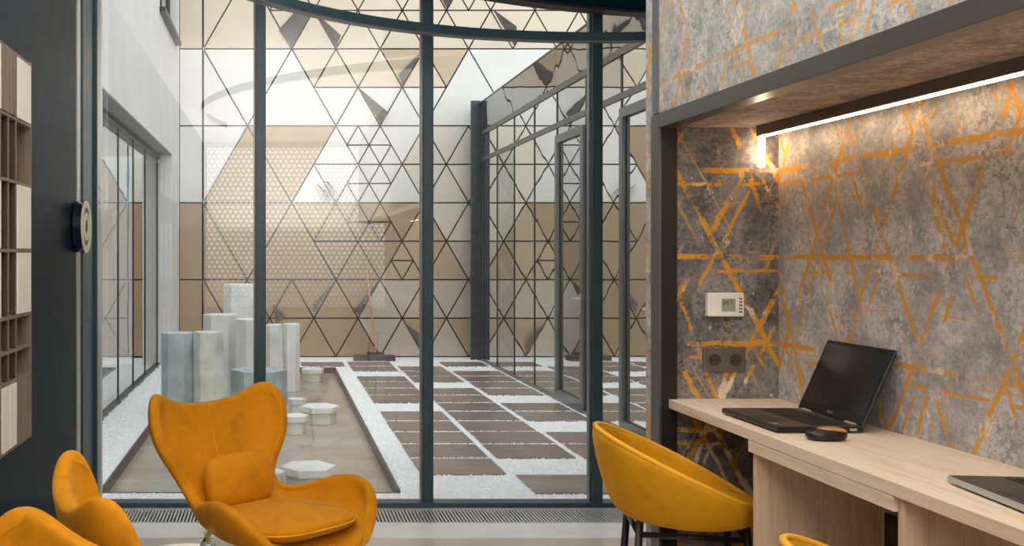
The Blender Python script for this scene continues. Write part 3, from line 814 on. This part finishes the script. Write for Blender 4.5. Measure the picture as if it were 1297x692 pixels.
def lounge_chair(loc, rz, label):
    t = empty('lounge_chair', loc, label, 'armchair', 'mustard velvet wing armchairs', rz=rz)
    rows = [[shell_pt(r, -1+2*j/(NU-1), i) for j in range(NU)] for i, r in enumerate(ROWS)]
    o = obj('shell', MB().grid(rows), 'velvet', t, smooth=True, world=False)
    s = o.modifiers.new('thick', 'SOLIDIFY'); s.thickness = .055; s.offset = 0; s.use_even_offset = False
    d = o.modifiers.new('sub', 'SUBSURF'); d.levels = 2; d.render_levels = 2
    # seam down the middle of the back
    sm = [shell_pt(ROWS[i], 0, i)+Vector((.0285, 0, .004)) for i in range(0, 7)]
    obj('back_seam', MB().tube(sm, .0022, 6), 'piping', t, smooth=True, world=False)
    # seat cushion
    def puff(mb):
        return mb
    sc = MB().superell((.085, 0, .455), (.29, .275, .062), .85, .62, 32, 120, Matrix.Rotation(R(-4), 3, 'Y'))
    for i, (x, y, z) in enumerate(sc.v):     # gathered pleats towards the seam of the pad
        rr = min(1, math.hypot((x-.085)/.29, y/.275)); an = math.atan2(y, x-.085)
        sc.v[i] = (x, y, z+.0045*math.sin(26*an+2*math.sin(5*an))*max(0, rr-.45)*(1.05-rr)*7*(1 if z > .455 else 0))
    q = obj('seat_cushion', sc, 'velvet', t, smooth=True, world=False)
    pipe = [Vector((.085, 0, .452))+Matrix.Rotation(R(-4), 3, 'Y') @ Vector((.292*math.copysign(abs(math.cos(x))**.62, math.cos(x)), .277*math.copysign(abs(math.sin(x))**.62, math.sin(x)), 0)) for x in [2*math.pi*i/64 for i in range(64)]]
    obj('piping', MB().tube(pipe, .004, 6, closed=True), 'piping', q, smooth=True, world=False)
    obj('lumbar_pillow', MB().superell((-.235, 0, .605), (.062, .18, .115), .85, .42, 24, 40, Matrix.Rotation(R(-14), 3, 'Y')) if False else MB().superell((-.200, 0, .580), (.118, .185, .062), .8, .5, 24, 44, Matrix.Rotation(R(72), 3, 'Y')), 'velvet', t, smooth=True, world=False)
    # metal sled base
    for sgn in (-1, 1):
        obj('leg', MB().tube([(-.20, sgn*.14, .40), (-.235, sgn*.20, .28), (-.27, sgn*.26, .02), (-.26, sgn*.26, .012), (.22, sgn*.26, .012), (.24, sgn*.26, .02), (.22, sgn*.24, .30), (.19, sgn*.20, .36)], .010, 10), 'black_frame', t, smooth=True, world=False)
    obj('cross_bar', MB().tube([(-.2, -.15, .37), (-.2, .15, .37)], .010, 10).tube([(.18, -.2, .34), (.18, .2, .34)], .010, 10), 'black_frame', t, smooth=True, world=False)
    return t
# local +x is forward, local +y the sitter's left
lounge_chair((-.035, 4.36, 0), R(-48), 'mustard velvet wing armchair with lumbar pillow in front of the glass wall')
lounge_chair((-.18, 2.98, 0), R(19), 'mustard velvet wing armchair in the lower left whose two ears both show')
lounge_chair((-.64, 1.95, 0), R(-132), 'mustard velvet wing armchair in the bottom left corner, cut off by the left edge')

# side table with air plant
ct = empty('side_table', (-.33, 3.62, 0), 'small round white side table in front of the lounge armchair', 'table')
obj('tabletop', MB().lathe([(.145, .485), (.15, .49), (.15, .50), (.145, .505)], (-.33, 3.62, 0), 48), 'white', ct, smooth=False)
obj('stem', MB().lathe([(.018, .02), (.018, .485)], (-.33, 3.62, 0), 20), 'black_frame', ct); obj('foot', MB().lathe([(.11, 0), (.11, .012), (.02, .02)], (-.33, 3.62, 0), 40), 'black_frame', ct)
pt = empty('potted_plant', (-.245, 3.60, .505), 'tiny dry grass plant in a grey glass pot on the white side table', 'plant')
obj('pot', MB().lathe([(.018, .505), (.030, .515), (.033, .532), (.026, .552), (.020, .556)], (-.245, 3.60, 0), 28), 'potglass', pt, smooth=True)
for i in range(16):
    a = random.random()*6.28; h = random.uniform(.03, .065); r = random.uniform(.008, .035)
    obj('blade', MB().tube([(-.245, 3.60, .55), (-.245+r*.4*math.cos(a), 3.60+r*.4*math.sin(a), .55+h*.6), (-.245+r*math.cos(a), 3.60+r*math.sin(a), .55+h)], [.0016, .0012, .0004], 5), 'leaf', pt)

# ================================================================== BAR STOOLS
def bar_stool(loc, rz, label):
    t = empty('bar_stool', loc, label, 'stool', 'mustard velvet bar stools at the desk', rz=rz)
    n = 41; rows = []
    # bowl: profile parameter t from seat centre out to the rim; rim height depends on the angle from the front
    m = 12
    for i in range(m+1):
        q = i/m; row = []
        for j in range(n):
            th = 2*math.pi*j/(n-1); back = (1-math.cos(th))/2      # 0 front, 1 back
            rim = .030+.225*(back**1.05)
            if q < .5:
                r = .235*(q/.5); z = .785+.010*(q/.5)**3
            else:
                k = (q-.5)/.5; r = .235+.055*math.sin(k*math.pi/2)*(.25+.75*back)+.01*k; z = .795+rim*k**1.25
            # plan: a little longer than wide
            x = r*.82*math.cos(th); y = r*.90*math.sin(th)
            if q > .5: x -= .02*((q-.5)/.5)*back
            row.append(Vector((x, y, z)))
        rows.append(row)
    o = obj('shell', MB().grid(rows[1:]).add([rows[1][j] for j in range(n-1)], [tuple(range(n-1))]), 'velvet2', t, smooth=True, world=False)
    s = o.modifiers.new('thick', 'SOLIDIFY'); s.thickness = .028; s.offset = 0
    d = o.modifiers.new('sub', 'SUBSURF'); d.levels = 1; d.render_levels = 2
    obj('rim_piping', MB().tube([p+Vector((0, 0, -.001)) for p in rows[-1][:-1]], .0085, 8, closed=True), 'piping', t, smooth=True, world=False)
    obj('seat_pad', MB().superell((.030, 0, .815), (.200, .195, .036), .8, .85, 20, 40), 'velvet2', t, smooth=True, world=False)
    for sx, sy in ((1, 1), (1, -1), (-1, 1), (-1, -1)):
        obj('leg', MB().tube([(sx*.15, sy*.13, .785), (sx*.205, sy*.185, 0)], .0115, 12), 'black_frame', t, smooth=True, world=False)
    for z, k in ((.745, .14), (.30, .18)):
        kx = .15+.055*(.785-z)/.785; ky = .13+.055*(.785-z)/.785
        obj('stretcher', MB().tube([(kx, ky, z), (kx, -ky, z)], .009, 10), 'black_frame', t, smooth=True, world=False)
        obj('stretcher', MB().tube([(-kx, ky, z), (-kx, -ky, z)], .009, 10), 'black_frame', t, smooth=True, world=False)
        obj('stretcher', MB().tube([(-kx, ky, z), (kx, ky, z)], .009, 10), 'black_frame', t, smooth=True, world=False)
        obj('stretcher', MB().tube([(-kx, -ky, z), (kx, -ky, z)], .009, 10), 'black_frame', t, smooth=True, world=False)
    return t
b1 = bar_stool((1.285, 3.13, 0), R(-12), 'mustard velvet bar stool tucked under the desk beside the black niche post')
b2 = copy_tree(b1); b2.location = (1.222, 1.81, 0); b2['label'] = 'mustard velvet bar stool of which only the top of the backrest shows at the bottom'

# ================================================================== BACK WINDOW (behind the viewer, mirrored in the glass wall)
def dots():
    k = NT('dotted_film'); t = k.n('ShaderNodeTexCoord'); sp = k.n('ShaderNodeSeparateXYZ'); k.l(t.outputs['Object'], sp.inputs[0])
    a, b = sp.outputs[0], sp.outputs[2]
    def cell(ox, oz):
        u = k.math('SUBTRACT', k.math('FRACT', k.math('ADD', k.math('DIVIDE', a, .085), ox)), .5)
        v = k.math('SUBTRACT', k.math('FRACT', k.math('ADD', k.math('DIVIDE', b, .147), oz)), .5)
        u = k.math('MULTIPLY', u, .085); v = k.math('MULTIPLY', v, .147)
        return k.math('SQRT', k.math('ADD', k.math('MULTIPLY', u, u), k.math('MULTIPLY', v, v)))
    d = k.math('MINIMUM', cell(0, 0), cell(.5, .5))
    rad = k.math('MULTIPLY_ADD', k.step(b, .3, 2.4), .024, .010)
    m = k.step(k.math('SUBTRACT', rad, d), 0, .006)
    k.base((235, 235, 232), .5)
    k.b.inputs['Emission Color'].default_value = (1, .98, .95, 1)
    k.l(k.math('MULTIPLY_ADD', m, 2.2, .5), k.b.inputs['Emission Strength']); return k.m  # emission stands in for daylight coming through the film
M['dots'] = dots()
w5 = empty('window_5', (0, -3.28, 0), kind='structure')
obj('film_pane', box(-1.10, 2.2, -3.297, -3.28, .75, 3.3), 'dots', w5)
